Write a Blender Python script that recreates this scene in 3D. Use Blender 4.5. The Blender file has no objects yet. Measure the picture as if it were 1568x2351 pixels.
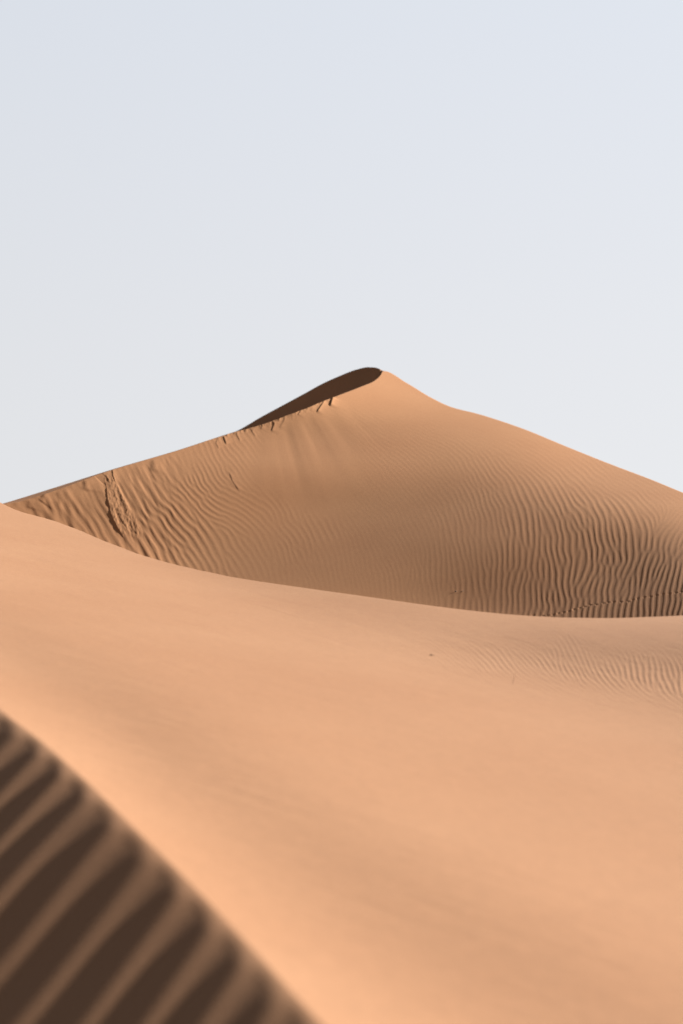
import bpy, math
import numpy as np
from mathutils import Vector

# ------------------------------------------------------------------ camera, sky, sun, exposure
sc = bpy.context.scene
sc.view_settings.view_transform = 'Standard'
sc.view_settings.look = 'None'
sc.view_settings.gamma = 1.0
sc.view_settings.exposure = 2.18
SUN = np.array([0.85, 0.30, 0.42]); SUN = SUN / np.linalg.norm(SUN)
SUN_EL = math.asin(SUN[2]); SUN_AZ = math.atan2(SUN[0], SUN[1])

cam_data = bpy.data.cameras.new("camera")
cam = bpy.data.objects.new("camera", cam_data)
sc.collection.objects.link(cam)
cam.location = (0, 0, 0)
cam.rotation_euler = (math.radians(90), 0, 0)
cam_data.sensor_fit = 'VERTICAL'
cam_data.sensor_height = 36.0
cam_data.lens = 70.0
cam_data.clip_start = 0.05
cam_data.clip_end = 20000
cam_data.dof.use_dof = True
cam_data.dof.focus_distance = 22.0
cam_data.dof.aperture_fstop = 1.9
cam_data.dof.aperture_blades = 0
sc.camera = cam

world = bpy.data.worlds.new("World")
sc.world = world
world.use_nodes = True
wn = world.node_tree.nodes; wl = world.node_tree.links
bg = wn["Background"]
sky = wn.new("ShaderNodeTexSky")
sky.sky_type = 'NISHITA'
sky.sun_disc = False
sky.sun_elevation = SUN_EL
sky.sun_rotation = SUN_AZ
sky.altitude = 200
sky.air_density = 1.0
sky.dust_density = 1.5
sky.ozone_density = 1.0
hs = wn.new("ShaderNodeHueSaturation")
hs.inputs['Saturation'].default_value = 0.3
hs.inputs['Value'].default_value = 0.55
wl.new(sky.outputs[0], hs.inputs['Color'])
# pale dusty air low in the sky, thinning out with elevation
SKY_STRENGTH = 0.05
geo = wn.new("ShaderNodeTexCoord"); sep = wn.new("ShaderNodeSeparateXYZ")
wl.new(geo.outputs['Generated'], sep.inputs[0])
haze = wn.new("ShaderNodeValToRGB"); haze.color_ramp.interpolation = 'B_SPLINE'
cr = haze.color_ramp; k = 1.0
cr.elements[0].position = 0.0; cr.elements[0].color = (0.80, 0.81, 0.828, 1)
cr.elements[1].position = 0.30; cr.elements[1].color = (0.715, 0.765, 0.845, 1)
e = cr.elements.new(0.13); e.color = (0.765, 0.787, 0.83, 1)
wl.new(sep.outputs['Z'], haze.inputs[0])
gain = wn.new("ShaderNodeVectorMath"); gain.operation = 'SCALE'
wl.new(haze.outputs[0], gain.inputs[0])
dot = wn.new("ShaderNodeVectorMath"); dot.operation = 'DOT_PRODUCT'     # a touch brighter towards the sun
wl.new(geo.outputs['Generated'], dot.inputs[0]); dot.inputs[1].default_value = (float(SUN[0]), float(SUN[1]), 0)
ma = wn.new("ShaderNodeMath"); ma.operation = 'MULTIPLY_ADD'
HAZE = 1.0/(2**sc.view_settings.exposure*SKY_STRENGTH)
wl.new(dot.outputs['Value'], ma.inputs[0]); ma.inputs[1].default_value = 0.22*HAZE; ma.inputs[2].default_value = 0.930*HAZE
wl.new(ma.outputs[0], gain.inputs['Scale'])
fac = wn.new("ShaderNodeMapRange"); fac.interpolation_type = 'SMOOTHSTEP'
fac.inputs['From Min'].default_value = 0.25; fac.inputs['From Max'].default_value = 0.38
fac.inputs['To Min'].default_value = 1.0; fac.inputs['To Max'].default_value = 0.0
wl.new(sep.outputs['Z'], fac.inputs['Value'])
mixs = wn.new("ShaderNodeMix"); mixs.data_type = 'RGBA'
wl.new(fac.outputs[0], mixs.inputs[0]); wl.new(hs.outputs[0], mixs.inputs[6]); wl.new(gain.outputs[0], mixs.inputs[7])
wl.new(mixs.outputs[2], bg.inputs['Color'])
bg.inputs['Strength'].default_value = SKY_STRENGTH

sun_data = bpy.data.lights.new("sun", 'SUN')
sun_data.energy = 5.0
sun_data.angle = math.radians(0.6)
sun_data.color = (1.0, 0.95, 0.88)
sun = bpy.data.objects.new("sun", sun_data)
sc.collection.objects.link(sun)
sun.location = (60, 20, 30)
sun.rotation_euler = Vector(SUN).to_track_quat('Z', 'Y').to_euler()

# ------------------------------------------------------------------ helpers
F, CX, CY = 4571.0, 784.0, 1175.5      # one survey unit is 1 / 4571 of the distance ahead

def pchip(X, Y, x):
    X = np.asarray(X, float); Y = np.asarray(Y, float); x = np.asarray(x, float)
    h = np.diff(X); d = np.diff(Y) / h; m = np.zeros_like(Y)
    m[0] = d[0]; m[-1] = d[-1]
    for i in range(1, len(X) - 1):
        if d[i-1] * d[i] > 0:
            w1 = 2*h[i] + h[i-1]; w2 = h[i] + 2*h[i-1]
            m[i] = (w1 + w2) / (w1/d[i-1] + w2/d[i])
    i = np.clip(np.searchsorted(X, x) - 1, 0, len(X) - 2); t = (x - X[i]) / h[i]
    H = (2*t**3-3*t**2+1)*Y[i] + (t**3-2*t**2+t)*h[i]*m[i] + (-2*t**3+3*t**2)*Y[i+1] + (t**3-t**2)*h[i]*m[i+1]
    return np.where(x < X[0], Y[0] + m[0]*(x-X[0]), np.where(x > X[-1], Y[-1] + m[-1]*(x-X[-1]), H))

def bspl(x, n, lo, hi):
    t = np.clip((x - lo) / (hi - lo), 0, 1) * (n - 3); i = np.minimum(t.astype(int), n - 4); f = t - i
    return i, ((1-f)**3/6, (3*f**3-6*f**2+4)/6, (-3*f**3+3*f**2+3*f+1)/6, f**3/6)

def spline2(C, x, w, lo, hi):
    x, w = np.broadcast_arrays(x, w)
    i, a = bspl(x, C.shape[0], lo, hi); j, b = bspl(w, C.shape[1], 0.0, 1.0)
    r = np.zeros(x.shape)
    for p in range(4):
        for q in range(4):
            r += a[p] * b[q] * C[i+p, j+q]
    return r

def ray(s, v, D):
    return np.stack([D*(s-CX)/F, D*np.ones_like(s), -D*(v-CY)/F], -1)

def sstep(a, b, x):
    t = np.clip((x-a)/(b-a), 0, 1); return t*t*(3-2*t)

def vnoise(x, y, seed):
    """smooth value noise, about -1..1"""
    rng = np.random.default_rng(seed); T = rng.uniform(-1, 1, (128, 128))
    xi = np.floor(x).astype(int); yi = np.floor(y).astype(int); fx = x-xi; fy = y-yi
    fx = fx*fx*fx*(fx*(fx*6-15)+10); fy = fy*fy*fy*(fy*(fy*6-15)+10)
    a = T[xi % 128, yi % 128]; b = T[(xi+1) % 128, yi % 128]; c = T[xi % 128, (yi+1) % 128]; d = T[(xi+1) % 128, (yi+1) % 128]
    return (a*(1-fx)+b*fx)*(1-fy) + (c*(1-fx)+d*fx)*fy

def fnoise(x, y, seed, octs=3):
    r = 0; a = 1.0; n = 0
    for k in range(octs):
        r = r + a*vnoise(x*2**k + 17.3*k, y*2**k + 5.1*k, seed+k); n += a; a *= 0.5
    return r / n

def shepard(ctrl, X, Y, sx, sy):
    """smooth blend of control values; ctrl rows (x, y, value...)"""
    c = np.array(ctrl, float); num = 0; den = 0
    for r in c:
        d2 = ((X-r[0])/sx)**2 + ((Y-r[1])/sy)**2
        w = np.exp(-0.5*d2) + 1e-4/(1+d2*d2)
        num = num + w[..., None]*r[2:]; den = den + w
    return num / den[..., None]

def ripple_field(x0, x1, y0, y1, cell, ctrl, sx, sy, seed, iters=4, norient=12, lam_k=1.0):
    """wind ripples with natural forks: noise filtered again and again along a guiding
    direction (degrees) and wavelength; returns height (about -1..1) times amplitude"""
    nx = int((x1-x0)/cell); ny = int((y1-y0)/cell)
    X, Y = np.meshgrid(x0+np.arange(nx)*cell, y0+np.arange(ny)*cell)
    wx = X + 14*vnoise(X/70, Y/70, seed+5); wy = Y + 14*vnoise(X/70, Y/70, seed+6)
    c = np.array(ctrl, float); th = np.radians(c[:, 2])
    cc = np.c_[c[:, 0], c[:, 1], np.cos(2*th), np.sin(2*th), np.log(c[:, 3]), c[:, 4]]
    M = shepard(cc, wx, wy, sx, sy)
    theta = 0.5*np.arctan2(M[..., 1], M[..., 0]) + 0.16*fnoise(X/90, Y/90, seed+7, 2)
    loglam = M[..., 2] + math.log(lam_k); amp = np.clip(M[..., 3], 0, None)**1.05
    wave = np.mod(theta + math.pi/2, math.pi)
    kx = np.fft.fftfreq(nx, cell)[None, :]; ky = np.fft.fftfreq(ny, cell)[:, None]
    kr = np.hypot(kx, ky) + 1e-9; ka = np.arctan2(ky, kx)
    l0, l1 = loglam.min(), loglam.max(); nl = max(2, int(math.ceil((l1-l0)/0.30))+1)
    lams = np.linspace(l0, l1, nl)
    ow = wave/(math.pi/norient); oi = np.floor(ow).astype(int); of = ow-oi
    lw = np.clip((loglam-l0)/(l1-l0+1e-9)*(nl-1), 0, nl-1-1e-6); li = lw.astype(int); lf = lw-li
    rng = np.random.default_rng(seed); u = rng.normal(0, 1, (ny, nx))
    filt = []
    for a in range(norient):
        da = np.mod(ka - a*math.pi/norient + math.pi/2, math.pi) - math.pi/2
        ga = np.exp(-0.5*(da/0.27)**2)
        wa = (oi % norient == a)*(1-of) + ((oi+1) % norient == a)*of
        for b in range(nl):
            gl = np.exp(-0.5*((np.log(kr)+lams[b])/0.17)**2)
            wb = (li == b)*(1-lf) + ((li+1) == b)*lf
            W = wa*wb
            if W.max() > 0: filt.append((ga*gl, W))
    for it in range(iters):
        U = np.fft.fft2(u); r = np.zeros_like(u)
        for G, W in filt: r += W*np.fft.ifft2(U*G).real
        sd = np.sqrt(np.fft.ifft2(np.fft.fft2(r*r)*np.exp(-0.5*(kr*60*2)**2)).real.clip(1e-12)) + 1e-9
        u = np.tanh(1.5*r/sd)
    # finer grid
    n2x, n2y = nx*2, ny*2; U = np.fft.fftshift(np.fft.fft2(r/sd)); V = np.zeros((n2y, n2x), complex)
    V[ny//2+ny % 2:ny//2+ny % 2+ny, nx//2+nx % 2:nx//2+nx % 2+nx] = U
    u2 = np.fft.ifft2(np.fft.ifftshift(V)).real*4
    u2 = np.tanh(0.75*u2)*1.25; u2 = u2 + 0.22*u2*u2
    yy = np.minimum(np.arange(n2y)//2, ny-1); xx = np.minimum(np.arange(n2x)//2, nx-1)
    A = amp[yy][:, xx]*np.exp(loglam[yy][:, xx])
    return dict(h=u2*A, amp=amp[yy][:, xx], x0=x0, y0=y0, cell=cell/2)

def sample(fld, key, x, y):
    G = fld[key]; ny, nx = G.shape
    u = np.clip((x-fld['x0'])/fld['cell'], 0, nx-1.001); v = np.clip((y-fld['y0'])/fld['cell'], 0, ny-1.001)
    i = u.astype(int); j = v.astype(int); a = u-i; b = v-j
    return (G[j, i]*(1-a)+G[j, i+1]*a)*(1-b) + (G[j+1, i]*(1-a)+G[j+1, i+1]*a)*b

def grid_mesh(name, P, mat, flip=False):
    """P: rows x cols x 3 -> one smooth shaded mesh object"""
    R, C = P.shape[:2]
    me = bpy.data.meshes.new(name)
    idx = np.arange(R*C).reshape(R, C)
    q = np.stack([idx[:-1, :-1], idx[1:, :-1], idx[1:, 1:], idx[:-1, 1:]], -1).reshape(-1, 4)
    if flip: q = q[:, ::-1]
    me.vertices.add(R*C); me.vertices.foreach_set('co', P.reshape(-1).astype(np.float32))
    me.loops.add(q.size); me.loops.foreach_set('vertex_index', q.reshape(-1).astype(np.int32))
    me.polygons.add(len(q)); me.polygons.foreach_set('loop_start', np.arange(0, q.size, 4, dtype=np.int32))
    me.polygons.foreach_set('use_smooth', np.ones(len(q), bool))
    me.update(calc_edges=True); me.validate()
    me.materials.append(mat)
    o = bpy.data.objects.new(name, me); sc.collection.objects.link(o)
    return o

def normals(P):
    n = np.cross(np.gradient(P, axis=1), np.gradient(P, axis=0))
    n /= np.linalg.norm(n, axis=-1, keepdims=True) + 1e-12
    return n*np.where(n[..., 2:3] < 0, -1, 1)

def seg_dist(X, Y, pts, box=60):
    """signed distance to a polyline (positive on its right-hand side in x), and position 0..1 along it"""
    p = np.array(pts, float); best = np.full(X.shape, 1e9); side = np.zeros(X.shape); tt = np.zeros(X.shape)
    L = np.r_[0, np.cumsum(np.hypot(*np.diff(p, axis=0).T))]
    for k in range(len(p)-1):
        d = p[k+1]-p[k]; l2 = d@d
        t = np.clip(((X-p[k, 0])*d[0] + (Y-p[k, 1])*d[1])/l2, 0, 1)
        ex = X-p[k, 0]-t*d[0]; ey = Y-p[k, 1]-t*d[1]; r = np.hypot(ex, ey)
        s = np.sign(ex*d[1] - ey*d[0]); m = r < best
        best = np.where(m, r, best); side = np.where(m, s, side)
        tt = np.where(m, (L[k]+t*math.sqrt(l2))/L[-1], tt)
    return best*side, tt

# ------------------------------------------------------------------ sand
def sand_material(name, tint=(1, 1, 1), grain=0.35, streak=0.0, fleck=0.0):
    m = bpy.data.materials.new(name); m.use_nodes = True
    nt = m.node_tree; N = nt.nodes; L = nt.links
    b = N["Principled BSDF"]
    b.inputs['Roughness'].default_value = 0.95
    b.inputs['Specular IOR Level'].default_value = 0.12
    tc = N.new("ShaderNodeTexCoord")
    n1 = N.new("ShaderNodeTexNoise"); n1.inputs['Scale'].default_value = 0.55; n1.inputs['Detail'].default_value = 6
    L.new(tc.outputs['Object'], n1.inputs['Vector'])
    r1 = N.new("ShaderNodeValToRGB")
    base = np.array([0.175, 0.0908, 0.0478])*np.array(tint)
    lo = base*np.array([0.965, 0.945, 0.93]); hi = base*np.array([1.035, 1.055, 1.07])
    r1.color_ramp.elements[0].position = 0.3; r1.color_ramp.elements[1].position = 0.7
    r1.color_ramp.elements[0].color = (*lo, 1); r1.color_ramp.elements[1].color = (*hi, 1)
    L.new(n1.outputs[0], r1.inputs[0])
    n2 = N.new("ShaderNodeTexNoise"); n2.inputs['Scale'].default_value = 260; n2.inputs['Detail'].default_value = 3
    L.new(tc.outputs['Object'], n2.inputs['Vector'])
    r2 = N.new("ShaderNodeValToRGB")
    r2.color_ramp.elements[0].position = 0.25; r2.color_ramp.elements[1].position = 0.75
    r2.color_ramp.elements[0].color = (0.90, 0.89, 0.88, 1); r2.color_ramp.elements[1].color = (1.10, 1.11, 1.12, 1)
    L.new(n2.outputs[0], r2.inputs[0])
    mx = N.new("ShaderNodeMix"); mx.data_type = 'RGBA'; mx.blend_type = 'MULTIPLY'; mx.inputs[0].default_value = 1.0
    L.new(r1.outputs[0], mx.inputs[6]); L.new(r2.outputs[0], mx.inputs[7])
    L.new(mx.outputs[2], b.inputs['Base Color'])
    if fleck > 0:                     # clumps of coarser and paler grains, combed along the wind
        ro2 = N.new("ShaderNodeMapping"); ro2.inputs['Rotation'].default_value = (0, 0, math.radians(45))
        mp2 = N.new("ShaderNodeMapping"); mp2.inputs['Scale'].default_value = (0.25, 1.0, 1.0)
        L.new(tc.outputs['Object'], ro2.inputs['Vector']); L.new(ro2.outputs[0], mp2.inputs['Vector'])
        prev = mx.outputs[2]
        for sc_, am in ((90, fleck), (38, fleck*0.6)):
            n5 = N.new("ShaderNodeTexNoise"); n5.inputs['Scale'].default_value = sc_; n5.inputs['Detail'].default_value = 3
            L.new(mp2.outputs[0], n5.inputs['Vector'])
            r5 = N.new("ShaderNodeValToRGB"); r5.color_ramp.elements[0].position = 0.3; r5.color_ramp.elements[1].position = 0.7
            r5.color_ramp.elements[0].color = (1-am, 1-am, 1-am, 1); r5.color_ramp.elements[1].color = (1+am, 1+am, 1+am, 1)
            L.new(n5.outputs[0], r5.inputs[0])
            mm = N.new("ShaderNodeMix"); mm.data_type = 'RGBA'; mm.blend_type = 'MULTIPLY'; mm.inputs[0].default_value = 1.0
            L.new(prev, mm.inputs[6]); L.new(r5.outputs[0], mm.inputs[7]); prev = mm.outputs[2]
        L.new(prev, b.inputs['Base Color'])
    bp = N.new("ShaderNodeBump"); bp.inputs['Strength'].default_value = grain; bp.inputs['Distance'].default_value = 0.004
    n3 = N.new("ShaderNodeTexNoise"); n3.inputs['Scale'].default_value = 120; n3.inputs['Detail'].default_value = 4
    L.new(tc.outputs['Object'], n3.inputs['Vector'])
    L.new(n3.outputs[0], bp.inputs['Height'])
    last = bp
    if streak > 0:                    # low wind-combed streaks across the slope
        ro = N.new("ShaderNodeMapping"); ro.inputs['Rotation'].default_value = (0, 0, math.radians(45))
        mp = N.new("ShaderNodeMapping"); mp.inputs['Scale'].default_value = (0.8, 14.0, 1.0)
        L.new(tc.outputs['Object'], ro.inputs['Vector']); L.new(ro.outputs[0], mp.inputs['Vector'])
        n4 = N.new("ShaderNodeTexNoise"); n4.inputs['Scale'].default_value = 1.6; n4.inputs['Detail'].default_value = 5; n4.inputs['Roughness'].default_value = 0.6
        L.new(mp.outputs[0], n4.inputs['Vector'])
        b2 = N.new("ShaderNodeBump"); b2.inputs['Strength'].default_value = streak; b2.inputs['Distance'].default_value = 0.02
        L.new(n4.outputs[0], b2.inputs['Height']); L.new(bp.outputs[0], b2.inputs['Normal']); last = b2
    L.new(last.outputs[0], b.inputs['Normal'])
    return m

M_FAR = sand_material("sand_far", tint=(1.0, 0.93, 0.80), grain=0.35, fleck=0.05)
M_MID = sand_material("sand_smooth", grain=0.5, streak=0.20, fleck=0.07)
M_NEAR = sand_material("sand_near", grain=0.3)
M_GROUND = sand_material("sand_flat", grain=0.2)

# ------------------------------------------------------------------ surveyed ranges (log metres) of the two dunes
FAR_C = np.array([
 [3.46430,3.45146,3.43939,3.42890,3.42032,3.41375,3.40879,3.40537,3.40272,3.39970,3.39601,3.39200],
 [3.49013,3.47894,3.46676,3.45325,3.43869,3.42397,3.41152,3.40087,3.38928,3.37683,3.36427,3.35176],
 [3.51518,3.50643,3.49455,3.47789,3.45752,3.43388,3.41495,3.39676,3.37495,3.35336,3.33250,3.31187],
 [3.53967,3.53325,3.52255,3.50249,3.47577,3.44603,3.42202,3.39059,3.35813,3.32927,3.30093,3.27259],
 [3.56693,3.55732,3.54777,3.52741,3.48303,3.45305,3.42244,3.37151,3.34047,3.30558,3.26943,3.23399],
 [3.60456,3.57733,3.55947,3.54421,3.49177,3.45003,3.42455,3.38307,3.33145,3.28070,3.23740,3.19614],
 [3.66015,3.60289,3.54764,3.56495,3.48623,3.45955,3.41839,3.36804,3.29942,3.25361,3.20687,3.15836],
 [3.73187,3.65972,3.59094,3.55883,3.49175,3.45844,3.40182,3.33806,3.29499,3.23526,3.17641,3.11797],
 [3.81610,3.72897,3.64640,3.55321,3.49314,3.43690,3.36685,3.32253,3.28474,3.21210,3.14198,3.07400],
 [3.90680,3.80585,3.69622,3.56312,3.47757,3.40198,3.34110,3.30023,3.24990,3.17478,3.09949,3.02514],
 [3.99367,3.87603,3.75777,3.63784,3.50623,3.36319,3.32162,3.26716,3.19020,3.12175,3.04654,2.96787],
 [4.07512,3.94043,3.80331,3.65890,3.51384,3.37712,3.27754,3.19571,3.12685,3.06293,2.98204,2.89773],
 [4.15014,4.00041,3.84925,3.69783,3.55415,3.42153,3.29399,3.17283,3.07372,2.99101,2.90426,2.81366],
 [4.22017,4.05979,3.90014,3.74381,3.59368,3.44833,3.30298,3.16253,3.03692,2.92608,2.82162,2.71801],
 [4.28807,4.11980,3.95366,3.79115,3.63115,3.47117,3.31077,3.15351,3.00412,2.86609,2.73887,2.61701]])
MID_C = np.array([
 [3.99488,3.77256,3.54531,3.30641,3.04783,2.76285,2.44791,2.10605,1.74309,1.36391,0.97894,0.59682,0.22001,-0.15371],
 [3.78745,3.61371,3.43351,3.23844,3.01810,2.76263,2.46438,2.12396,1.76272,1.40138,1.05058,0.70876,0.37124,0.03490],
 [3.58494,3.45666,3.32299,3.16921,2.98516,2.75582,2.47809,2.14276,1.77686,1.44059,1.12844,0.82537,0.52331,0.22044],
 [3.39873,3.30521,3.21699,3.09692,2.94361,2.72758,2.46533,2.16374,1.79007,1.49548,1.22182,0.94981,0.67515,0.39862],
 [3.24557,3.17361,3.11772,3.02538,2.88035,2.66821,2.37213,2.16222,1.86610,1.58943,1.33304,1.07898,0.82302,0.56601],
 [3.13527,3.08977,3.04536,2.96345,2.82108,2.60844,2.31298,2.11813,1.93628,1.68935,1.44940,1.20477,0.96207,0.72102],
 [3.05841,3.02470,2.98781,2.91712,2.77836,2.55045,2.29074,2.07382,1.93179,1.75470,1.54424,1.31393,1.08727,0.86314],
 [3.00414,2.95967,2.91036,2.84933,2.73521,2.51774,2.27489,2.07166,1.91236,1.77461,1.60288,1.40033,1.19496,0.99017],
 [2.96480,2.90311,2.84259,2.78498,2.67757,2.49777,2.26503,2.09158,1.91160,1.76765,1.63299,1.46112,1.28108,1.09741],
 [2.93755,2.86385,2.79173,2.73009,2.63445,2.49864,2.27129,2.09963,1.93673,1.75885,1.64286,1.49591,1.34088,1.17955],
 [2.91838,2.84211,2.76702,2.68769,2.59406,2.48114,2.29756,2.10937,1.96454,1.77297,1.63981,1.51834,1.37726,1.23492],
 [2.90172,2.82097,2.73776,2.63707,2.53981,2.45871,2.32207,2.13117,1.98196,1.80767,1.64125,1.52926,1.39865,1.26818],
 [2.88080,2.79012,2.69381,2.58515,2.50434,2.44181,2.33107,2.16623,2.00144,1.84231,1.66275,1.53138,1.40947,1.28520],
 [2.85130,2.75397,2.65373,2.55406,2.48032,2.42402,2.32956,2.18960,2.02829,1.86822,1.69400,1.54165,1.41547,1.29175],
 [2.81458,2.72000,2.62702,2.54124,2.46797,2.39789,2.30804,2.18828,2.04402,1.88784,1.72629,1.57146,1.43065,1.29597],
 [2.77486,2.69011,2.60764,2.52958,2.45402,2.37500,2.28491,2.17706,2.04963,1.90693,1.75639,1.60328,1.45218,1.30352],
 [2.73477,2.66217,2.58993,2.51644,2.43846,2.35418,2.26343,2.16396,2.05186,1.92513,1.78513,1.63404,1.47545,1.31396]])
LO, HI = -500.0, 2100.0
FAR_SKY = [(-500,1275),(-200,1210),(0,1158),(130,1118),(260,1077),(400,1036),(540,991),(600,957),(650,930),(700,903),(740,881),(780,863),(820,848),(845,843),(862,844),(880,851.5),(935,880),(990,913),(1035,934),(1100,951),(1200,984),(1300,1025),(1400,1065),(1500,1103),(1568,1131),(1800,1215),(2100,1310)]
FAR_EDGE = [(-500,1275),(-200,1210),(0,1160),(30,1155),(60,1147.5),(100,1135),(160,1114),(230,1088),(262,1077.5),(400,1036.5),(540,991.5),(600,975),(680,946),(760,914),(830,887),(858,875),(872,863),(880,852),(935,880.5),(990,913.5),(1035,934.5),(1100,951.5),(1200,984.5),(1300,1025.5),(1400,1065.5),(1500,1103.5),(1568,1131.5),(1800,1215.5),(2100,1310.5)]
MID_EDGE = [(-500,880),(-150,1068),(0,1153),(35,1170),(130,1198),(260,1250),(330,1276),(440,1305),(540,1326),(700,1350),(850,1371),(1000,1392),(1100,1404),(1200,1413),(1300,1418),(1400,1419),(1500,1416),(1568,1413),(1800,1392),(2100,1350)]
NEAR_EDGE = [(-500,1120),(-150,1480),(0,1628),(100,1706),(200,1795),(300,1893),(400,1990),(500,2093),(600,2200),(680,2288),(740,2351),(900,2520),(1100,2730)]
fx = lambda t: ([p[0] for p in t], [p[1] for p in t])

def far_range(s, v): return np.exp(spline2(FAR_C, s, np.clip((v-820)/760, 0, 1), LO, HI))
def mid_top(s):
    t = (s-800)/800; return 1346 + 128*t - 62*t*t - 6
def mid_range(s, v):
    a = mid_top(np.clip(s, LO, HI)); f = lambda u: np.exp(spline2(MID_C, s, np.sqrt(np.clip((u-a)/(2560-a), 0, 1)), LO, HI))
    v0 = np.minimum(v, 2480); D = f(v0)                      # past the surveyed part the slope simply runs on
    d1 = 1/f(np.full(np.shape(D), 2480.0)); d0 = 1/f(np.full(np.shape(D), 2400.0))
    return np.where(v > 2480, 1/(d1 + (d1-d0)/80*(v-2480)), D)

# ------------------------------------------------------------------ flat desert out to the horizon
def build_ground():
    r = np.r_[np.linspace(0.5, 60, 40), np.geomspace(64, 9000, 110)]
    a = np.linspace(0, 2*math.pi, 241)
    Rr, A = np.meshgrid(r, a, indexing='ij')
    X = Rr*np.sin(A); Y = Rr*np.cos(A)
    Z = -4.2 + sstep(70, 260, Rr)*(2.6*fnoise(X/60, Y/140, 91, 3) + 0.8)
    Z[:, -1] = Z[:, 0]
    return grid_mesh("desert_ground", np.stack([X, Y, Z], -1), M_GROUND, flip=True)
g = build_ground(); g['kind'] = 'structure'; g['label'] = "flat sand plain reaching the horizon behind the dunes"

# ------------------------------------------------------------------ the tall dune with the shaded summit
FAR_RIP = [ # x, y, ripple direction, wavelength, strength
 (160,1175,60,20,.6),(235,1205,60,22,.8),(310,1250,55,22,1),(375,1185,45,19,1),(425,1240,45,20,.9),(425,1135,40,15,.9),(475,1095,52,14,.8),(480,1060,70,14,.5),
 (500,1135,25,14,.85),(550,1155,28,15,.65),(325,1100,55,16,.55),(300,1135,60,16,.5),(525,1015,65,13,.7),(560,1015,45,14,.7),(590,990,60,12,.4),
 (650,1195,55,16,.4),(650,1240,65,15,.4),(500,1265,60,18,.4),(600,1280,70,17,.22),(450,1290,65,20,.35),(725,1125,65,15,.12),(625,1090,55,15,.03),
 (400,1050,60,16,0),(340,1065,60,16,.1),(90,1160,75,28,.35),(150,1135,60,20,.3),(230,1110,60,18,.15),(620,1040,60,15,.03),(700,1030,60,14,.03),(760,1060,60,14,.03),(780,1000,60,12,.04),
 (834,965,40,11,.5),(814,1015,40,10,.4),(909,960,15,8,.45),(984,990,25,9,.5),(1084,990,15,8,.3),(1044,1015,28,10,.6),(934,1040,40,11,.35),(884,1115,50,12,.15),
 (1009,1090,55,13,.25),(1109,1075,50,13,.6),(1184,1050,40,13,.7),(1259,1055,28,10,.6),(1284,1095,55,16,.85),(1359,1095,40,14,.8),(1409,1095,38,12,.65),(1484,1125,25,9,.45),
 (1134,1140,65,15,.5),(1234,1155,65,16.5,.85),(1334,1165,67,18,1),(1434,1165,64,18.5,1),(1509,1165,60,15,.6),(1555,1180,135,12,.4),(1084,1215,75,15,.35),(1234,1240,88,17,.8),
 (1334,1240,83,17.5,1),(1434,1240,84,17.5,1),(1509,1255,105,17,1),(934,1240,65,14,.15),(1034,1290,82,15,.3),(1184,1315,92,16,.7),(1334,1315,97,17,1),(1459,1315,105,16,1),(1549,1315,108,15,1),
 (1100,1370,88,16,.5),(1300,1390,95,17,.9),(1500,1390,97,16,1),(950,1350,85,14,.2),(800,1340,75,14,.12),(700,1310,72,15,.15),(700,1380,72,15,.1),
 (900,890,20,9,0),(950,920,20,9,0),(1020,950,15,8,.02),(1150,985,15,8,0),(1300,1035,20,8,0),(1450,1090,20,8,.03),(1540,1130,20,8,.05),(860,910,30,9,.08),(840,930,35,9,.2),
 (1800,1300,105,17,1),(1900,1450,100,17,1),(1300,1500,95,17,1),(800,1480,75,16,.3),(300,1400,60,22,1),(-100,1300,60,22,.8),(-350,1400,60,22,.8)]

TONGUE_L = [(238,1096),(244,1118),(247,1150),(254,1181),(265,1206),(281,1231)]
TONGUE_R = [(262,1096),(277,1126),(302,1174),(318,1203),(326,1226)]
TRACK = [(1225,1413),(1247,1414),(1259,1413),(1271,1411),(1282,1408),(1295,1406),(1307,1403),(1318,1399),(1331,1396),(1343,1393),(1356,1389),(1370,1388),(1386,1385),(1398,1383),(1410,1382),(1427,1382),(1443,1381),(1454,1377),(1465,1374),(1480,1371),(1495,1370),(1509,1367),(1523,1364),(1538,1363),(1553,1361),(1566,1359)]

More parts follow.
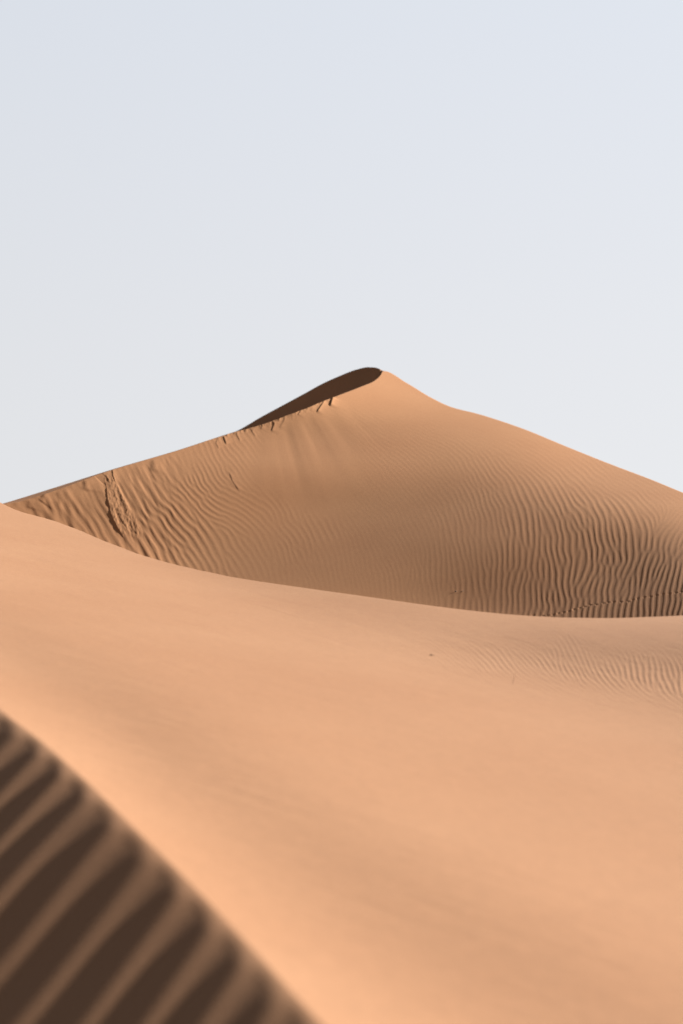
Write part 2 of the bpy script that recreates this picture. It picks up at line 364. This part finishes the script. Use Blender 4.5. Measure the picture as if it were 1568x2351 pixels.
def far_relief(s, v, crest):
    """height above the smooth slope, metres"""
    unit = 31.0/F
    tL, aL = seg_dist(s, v, TONGUE_L); tR, aR = seg_dist(s, v, TONGUE_R)
    inside = sstep(-1.2, 1.2, tL)*sstep(4, -4, tR)*sstep(1080, 1100, v)*sstep(1234, 1218, v+5*fnoise(s/7, s*0, 36, 2))
    fanmask = sstep(1.25, 0.75, np.hypot((s-712-0.12*(v-1060))/115, (v-1058)/112))*sstep(2, 18, v-crest)
    js = s + 2.4*fnoise(s/26, v/30, 14, 2); jv = v + 2.0*fnoise(s/26, v/30, 16, 2)
    h = sample(RIP, 'h', js, jv)*unit*0.0142*(1+0.65*sstep(580, 440, s))*(1-inside)*(1-0.93*fanmask)*(1.0+0.22*fnoise(s/45, v/55, 18, 2))
    amp = sample(RIP, 'amp', s, v)
    down = v-crest
    # slumped tongue of loose sand
    h += inside*(0.005 + 0.007*fnoise((s-0.35*v)/9, v/34, 31, 3) + 0.004*fnoise(s/5, v/6, 34, 2))
    def scarp(pts, a, wid, taper=0.25, edge=1.2):
        nonlocal h
        p = np.array(pts); m = (s > p[:, 0].min()-6*wid-8) & (s < p[:, 0].max()+6*wid+8) & (v > p[:, 1].min()-6*wid-8) & (v < p[:, 1].max()+6*wid+8)
        if not m.any(): return
        d, t = seg_dist(s[m], v[m], pts)
        e = sstep(-edge, edge, d)*np.exp(-np.maximum(d, 0)/wid)*sstep(0, taper, t)*sstep(1, 1-taper, t)
        # fade where the nearest point is an end of the line
        h[m] += (0.11 if edge < 2.5 else 0.12)*a*e
    scarp([(257,1074),(259,1092),(266,1113)], 0.10, 6)
    scarp([(233,1084),(246,1098),(254,1108)], 0.05, 5)
    scarp([(214,1090),(228,1104),(243,1117)], -0.06, 6)
    scarp([(245,1118),(243,1132),(248,1146)], 0.06, 5)
    scarp(TONGUE_L[1:], 0.028, 7, 0.12)
    scarp([(268,1165),(276,1190),(290,1214)], 0.03, 5)
    scarp([(350,1052),(352,1066),(347,1084)], 0.12, 18, 0.3, 9)
    scarp([(193,1100),(195,1112),(192,1128)], 0.14, 20, 0.3, 9)
    scarp([(94,1136),(97,1142),(90,1152)], 0.14, 18, 0.3, 9)
    scarp([(66,1146),(68,1156),(64,1168)], 0.10, 16, 0.3, 9)
    scarp([(128,1125),(134,1140),(140,1165)], 0.12, 18, 0.3, 9)
    # cracks and little slumps under the brink
    scarp([(764,910),(761,920),(757,934)], 0.33, 9, 0.22)
    scarp([(745,919),(738,930),(726,948)], 0.20, 7, 0.22, 0.9)
    scarp([(692,940),(688,946),(683,953)], 0.10, 5, 0.25, 0.8)
    scarp([(626,966),(629,974),(622,992)], 0.12, 9, 0.25, 2.2)
    scarp([(602,971),(602,978),(598,986)], 0.08, 6, 0.25, 1.6)
    scarp([(512,1000),(516,1012),(520,1022)], 0.11, 9, 0.25, 1.8)
    scarp([(498,1008),(496,1018),(503,1032)], 0.06, 7, 0.25, 1.8)
    scarp([(540,992),(545,1002),(552,1014)], 0.06, 7, 0.25, 1.8)
    scarp([(655,955),(650,968),(640,985)], 0.06, 10, 0.3, 3)
    scarp([(706,938),(703,942),(700,947)], 0.05, 4, 0.3, 0.9)
    scarp([(718,934),(716,938),(712,942)], 0.05, 4, 0.3, 0.9)
    scarp([(575,983),(579,992),(588,1004)], 0.05, 7, 0.3, 1.6)
    scarp([(524,1080),(533,1104),(552,1132)], 0.05, 10, 0.25, 1.5)
    # fan of soft avalanche streaks
    fan = np.exp(-0.5*((s-(690-0.05*(v-1000)))/85)**2)*sstep(4, 40, down)*sstep(1190, 1080, v)
    cxf = (s-700-0.50*(v-960))/(1+0.004*np.maximum(v-960, 0))
    h += fan*0.006*(fnoise(cxf/30, v/170, 41, 2))
    # uneven lumps towards the low left end
    low = sstep(330, 120, s)*sstep(2, 20, down)
    h += low*0.010*fnoise((s-0.5*(v-1100))/20, v/60, 47, 2)
    left = sstep(470, 330, s)*sstep(230, 300, s)*sstep(2, 15, down)
    h += left*0.006*fnoise((s-0.5*(v-1100))/12, v/40, 48, 2)*(1-inside)
    # tiny bites out of the brink
    bite = np.exp(-down/5.0)*sstep(470, 520, s)*sstep(790, 740, s)
    h += bite*0.014*fnoise(s/6, v/9, 51, 3)
    # a line of small animal prints
    for k, (a, b) in enumerate(TRACK):
        m = (np.abs(s-a) < 9) & (np.abs(v-b) < 7)
        for da, db, q in ((-1.5, 0.4, 1.0), (1.5, -0.5, 0.7)):
            x, y = s[m]-a-da, v[m]-b-db
            h[m] += -0.0065*q*np.exp(-0.5*((x/1.3)**2+(y/1.0)**2)) + 0.0015*q*np.exp(-0.5*(((x-2.4)/1.5)**2+(y/1.4)**2))
    return h

def build_far():
    s = np.r_[np.arange(-460, -10, 5.0), np.arange(-10, 1580, 1.15), np.arange(1580, 2060, 3.0), np.arange(2060, 2500, 10.0)]
    edge = pchip(*fx(FAR_EDGE), s); sky_v = np.minimum(pchip(*fx(FAR_SKY), s), edge-0.4)
    edge = edge + sstep(470, 520, s)*sstep(800, 740, s)*0.9*fnoise(s/7, s*0+3, 61, 3)
    # front slope, brink to foot
    t = np.r_[np.linspace(0, 1, 560)]
    S, Tt = np.meshgrid(s, t); E = np.broadcast_to(edge, S.shape)
    V = E + (1575-E)*Tt
    P = ray(S, V, far_range(S, V))
    n = normals(P); hh = far_relief(S, V, E)
    hh *= sstep(0, 0.6, V-E)
    P = P + n*hh[..., None]
    # foot: runs out under the nearer dune
    foot = [P[-1:] + np.array([[[0, -d, -z]]]) for d, z in ((1.5, .6), (3.5, 1.3), (6.5, 2.0), (10.0, 2.8))]
    # lee side: hollow behind the brink, slip face up to the sky line, then away
    D1 = far_range(s, edge); Z1 = -D1*(edge-CY)/F
    gap = np.clip(edge-sky_v, 0.4, None)
    off = pchip([470, 500, 530, 600, 700, 800, 850, 866, 884], [0, 4.5, 9.5, 8.6, 6.2, 3.6, 2.1, 1.3, 0.1], np.clip(s, 470, 884))
    D2 = D1 + 0.12 + off + np.where(s < 470, 0.5*sstep(0, 3, gap), 0)
    Z2 = -D2*(sky_v-CY)/F
    rows = []
    nb = 150
    for k in range(1, nb+1):
        f = k/nb; D = D1 + (D2-D1)*f
        drop = Z1 - 0.62*(D-D1)
        slip = Z2 - 0.50*(D2-D) + 0.035*(D2-D)*(1-f)
        z = np.maximum(drop, slip)
        z = np.where(D2-D1 < 0.8, Z1+(Z2-Z1)*f, z)
        rows.append(np.stack([D*(s-CX)/F, D, z], -1))
    for d, q in ((.15, .03), (.5, .16), (1.2, .50), (2.5, 1.2), (5, 2.6), (9, 4.6), (14, 7.5), (20, 10.0)):
        D = D2+d
        rows.append(np.stack([D2*(s-CX)/F + d*(s-CX)/F, D, Z2 + d*np.minimum(Z2/D2, 0.06)*0.5 - q*0.85], -1))
    back = np.array(rows)[::-1]
    allP = np.concatenate([back, P, np.concatenate(foot, 0)], 0)
    return grid_mesh("summit_dune", allP, M_FAR)

RIP = ripple_field(-500, 2100, 820, 1600, 2.0, FAR_RIP, 36, 26, 7, lam_k=0.84)
o = build_far(); o['kind'] = 'structure'; o['label'] = "tall rippled sand dune with a dark shaded face at its summit"

# ------------------------------------------------------------------ the smooth sunlit dune in the middle
MID_RIP = [(934,1480,15,6.5,.25),(1034,1500,40,9,.35),(1150,1520,55,11,.55),(1250,1545,60,12,.75),(1234,1567,14,7,.45),(1350,1560,60,13,.85),(1450,1560,75,14,.95),(1540,1570,85,14,.95),
 (1400,1594,20,8,.6),(1540,1614,20,9,.6),(1300,1505,70,12,.25),(1450,1525,80,13,.4),(1550,1535,85,13,.5),(1470,1605,25,9,.6),(1330,1585,15,7.5,.5),
 (800,1480,15,7,0),(1000,1445,15,7,0),(1200,1475,20,8,0.02),(1400,1480,20,8,0.02),(1540,1480,20,8,.02),(1000,1560,15,7,0),(1180,1590,14,7,.1),(1300,1640,14,7,.08),(1450,1660,14,7,.12),(1560,1690,14,7,.1),
 (900,1420,8,7,.05),(1200,1430,6,7,.12),(1400,1436,4,7,.15),(1550,1434,2,7,.15),(1100,1413,8,7,.08),(600,1500,15,7,0),(1500,1760,14,7,.04),(1200,1720,14,7,.03),(900,1650,14,7,.02),(1800,1560,90,14,.9),(1800,1650,20,9,.5)]
MRIP = ripple_field(780, 1900, 1380, 1800, 1.6, MID_RIP, 40, 22, 23, iters=4)

def mid_relief(s, v, D):
    d = D/F
    f = sstep(800, 900, s)*sstep(1790, 1740, v)*sstep(1890, 1800, s)
    h = sample(MRIP, 'h', s, v)*d*0.040*f
    # faint combed streaks lying along the slope
    u = v - 0.30*s
    h += d*0.42*fnoise(u/9, s/150, 71, 3)*sstep(2400, 1900, v)*sstep(0, 60, v-pchip(*fx(MID_EDGE), s))
    return h

def mid_point(s, v):
    s = np.array([float(s)]); v = np.array([float(v)]); return ray(s, v, mid_range(s, v))[0]

def build_mid():
    s = np.r_[np.arange(-460, 0, 6.0), np.arange(0, 880, 2.5), np.arange(880, 1580, 1.2), np.arange(1580, 2060, 5.0), np.arange(2060, 3000, 20.0)]
    top = pchip(*fx(MID_EDGE), s) + 0.9*fnoise(s/23, s*0+1.5, 63, 3)*sstep(760, 500, s); bot = np.minimum(pchip(*fx(NEAR_EDGE), s), 3900)
    t = np.r_[np.linspace(0, 0.13, 280), np.linspace(0.13, 1, 340)[1:]]
    S, Tt = np.meshgrid(s, t); A = np.broadcast_to(top, S.shape); B = np.broadcast_to(bot, S.shape)
    V = A + (B-A)*Tt
    D = mid_range(S, V)
    P = ray(S, V, D)
    P = P + normals(P)*(mid_relief(S, V, D)*sstep(0, 0.006, Tt)*sstep(1, 0.97, Tt))[..., None]
    p0 = P[0]; los = p0[:, 2]/p0[:, 1]; rows = []
    for d, q in ((.05, .006), (.15, .03), (.35, .10), (.8, .32), (1.6, .80), (3.0, 1.7), (5.0, 2.9), (7.0, 3.9), (9.0, 4.8)):
        rows.append(p0 + np.stack([d*p0[:, 0]/p0[:, 1], np.full(len(s), d), d*los - q], -1))
    return grid_mesh("smooth_dune", np.concatenate([np.array(rows)[::-1], P], 0), M_MID)
o = build_mid(); o['kind'] = 'structure'; o['label'] = "smooth bright sand slope falling to the right in front of the tall dune"

# ------------------------------------------------------------------ the near shaded face with big ripples
def build_near():
    s = np.arange(-460, 1080, 2.5)
    v = pchip(*fx(NEAR_EDGE), s); v = np.where(v > 2555, v, v)
    C = ray(s, v, mid_range(s, v))
    ea = C[np.argmin(abs(s-740))]-C[np.argmin(abs(s))]; ea[2] = 0; ea /= np.linalg.norm(ea)
    eb = np.array([ea[1], -ea[0], 0])
    if eb[0] > 0: eb = -eb
    a = (C-C[np.argmin(abs(s))])@ea
    ridge_s = [-430,-350,-285,-225,-168,-112,-56,0,58,112,165,222,285,360,437,512,585,660,735,812,890,970,1050,1120]
    ridge_a = np.interp(ridge_s, s, a)
    b = np.r_[np.linspace(0, 3.2, 420), np.linspace(3.2, 7.5, 30)[1:]]
    Bb, Ai = np.meshgrid(b, a, indexing='ij')
    kap = NEAR_TILT
    aa = Ai - kap*Bb + 0.05*fnoise(Ai*1.3, Bb*1.3, 81, 2)*sstep(0, .5, Bb)
    ph = np.interp(aa, ridge_a, np.arange(len(ridge_a))) * 2*math.pi
    ph = ph + 0.28*fnoise(Ai*1.1+7, Bb*0.9, 85, 2)*sstep(0.1, 0.6, Bb)
    lam = np.interp(aa, ridge_a[:-1], np.diff(ridge_a))
    wave = np.cos(ph); wave = wave + 0.06*np.cos(2*ph)
    amp = lam*NEAR_AMP*(0.85+0.25*fnoise(Ai*1.7+3, Bb*1.1, 83, 2))
    Ts = np.gradient(C, axis=0)
    Ts = np.stack([np.convolve(np.pad(Ts[:, k], 40, mode='edge'), np.hanning(81)/np.hanning(81).sum(), mode='valid') for k in range(3)], -1)
    up = np.array([0, 0, 1.0])
    m = (np.cross(Ts, eb)@SUN)/(np.cross(Ts, np.broadcast_to(up, Ts.shape))@SUN) + NEAR_SLOPE   # steep enough to just graze the sun
    m = np.clip(m, 0.40, 0.60)[None, :]
    r = 0.03
    dz = -m*(np.sqrt(Bb**2+r*r)-r) + 0.018*Bb**2*sstep(2.5, 5, Bb)
    P = C[None] + Bb[..., None]*eb + np.stack([0*dz, 0*dz, dz + amp*wave*sstep(0, 0.06, Bb)], -1)
    return grid_mesh("rippled_dune_face", P, M_NEAR, flip=True)
NEAR_TILT, NEAR_AMP, NEAR_SLOPE = 1.20, 0.0128, -0.021
o = build_near(); o['kind'] = 'structure'; o['label'] = "near shadowed sand face with broad blurred ripples"

# ------------------------------------------------------------------ small things on the sand
def plain(name, col, rough=0.8):
    m = bpy.data.materials.new(name); m.use_nodes = True; N = m.node_tree.nodes; L = m.node_tree.links
    b = N["Principled BSDF"]; b.inputs['Roughness'].default_value = rough
    n = N.new("ShaderNodeTexNoise"); n.inputs['Scale'].default_value = 90
    r = N.new("ShaderNodeValToRGB"); c = np.array(col)
    r.color_ramp.elements[0].color = (*(c*0.7), 1); r.color_ramp.elements[1].color = (*(c*1.3), 1)
    L.new(n.outputs[0], r.inputs[0]); L.new(r.outputs[0], b.inputs['Base Color'])
    return m
M_TWIG = plain("dry_wood", (0.05, 0.025, 0.014)); M_STALK = plain("dry_straw", (0.16, 0.085, 0.045)); M_STONE = plain("dark_stone", (0.045, 0.028, 0.02))

def tube(pts, rad, seg=8):
    """tapered tube through points -> verts, faces"""
    V = []; Fc = []; p = [Vector(q) for q in pts]
    for i, q in enumerate(p):
        d = (p[min(i+1, len(p)-1)]-p[max(i-1, 0)]).normalized()
        u = d.cross(Vector((0.2, 0.3, 1))).normalized(); w = d.cross(u)
        for k in range(seg):
            an = 2*math.pi*k/seg; V.append(q + (u*math.cos(an)+w*math.sin(an))*rad[i])
    for i in range(len(p)-1):
        for k in range(seg):
            Fc.append((i*seg+k, i*seg+(k+1) % seg, (i+1)*seg+(k+1) % seg, (i+1)*seg+k))
    Fc.append(tuple(range(seg))[::-1]); Fc.append(tuple((len(p)-1)*seg+k for k in range(seg)))
    return [tuple(x) for x in V], Fc

def obj(name, parts, mat, loc, label=None, cat=None, parent=None):
    V = []; Fc = []
    for v, f in parts:
        o = len(V); V += v; Fc += [tuple(i+o for i in q) for q in f]
    me = bpy.data.meshes.new(name); me.from_pydata(V, [], Fc); me.update(); me.materials.append(mat)
    for p in me.polygons: p.use_smooth = True
    ob = bpy.data.objects.new(name, me); sc.collection.objects.link(ob); ob.location = loc
    if label: ob['label'] = label; ob['category'] = cat
    if parent: ob.parent = parent
    return ob

q = mid_point(990, 1505)
twig = obj("dry_twig", [tube([(-.020, 0, .005), (-.008, .002, .007), (.006, 0, .006), (.020, -.004, .003), (.034, -.012, .002)], [.0045, .0055, .0045, .003, .001])], M_TWIG, tuple(q),
    "short dark dry twig lying on the smooth sunlit slope", "twig")
obj("side_shoot", [tube([(-.002, 0, .007), (.004, .006, .013), (.012, .009, .015)], [.0028, .002, .0008])], M_TWIG, (0, 0, 0), parent=twig)

twig.scale = (0.52, 0.52, 0.52)

q = mid_point(1178, 1570)
obj("grass_stalk", [tube([(-.004, -.005, -.006), (.000, .0, .020), (.006, .002, .045), (.014, .003, .066)], [.0010, .0009, .0007, .0004])], M_STALK, tuple(q),
    "thin upright dry grass stalk below the rippled hollow", "stalk")

def pebble(seed, rx, ry, rz):
    rng = np.random.default_rng(seed); V = []; Fc = []; nu, nv = 10, 7
    for j in range(nv+1):
        for i in range(nu):
            a = 2*math.pi*i/nu; e = math.pi*j/nv-math.pi/2; k = 1+0.14*rng.uniform(-1, 1)*(0 < j < nv)
            V.append((rx*k*math.cos(a)*math.cos(e), ry*k*math.sin(a)*math.cos(e), rz*k*math.sin(e)))
    for j in range(nv):
        for i in range(nu):
            Fc.append((j*nu+i, j*nu+(i+1) % nu, (j+1)*nu+(i+1) % nu, (j+1)*nu+i))
    return V, Fc
def far_point(s, v):
    s = np.array([float(s)]); v = np.array([float(v)]); return ray(s, v, far_range(s, v))[0]
q = far_point(1046, 1358.5); 
obj("pebble", [pebble(3, .010, .009, .008)], M_STONE, tuple(q+np.array([0, -.004, .006])), "lone dark pebble low on the tall dune, left of a hooked root fragment", "pebble")
q = far_point(1058.5, 1359.5)
obj("root_fragment", [tube([(-.003, -.004, -.010), (-.004, -.004, .001), (.003, -.003, .010), (.018, 0, .014), (.040, .006, .017)], [.005, .006, .004, .002, .001])], M_TWIG, tuple(q),
    "hooked dark root fragment low on the tall dune, right of the pebble", "root")
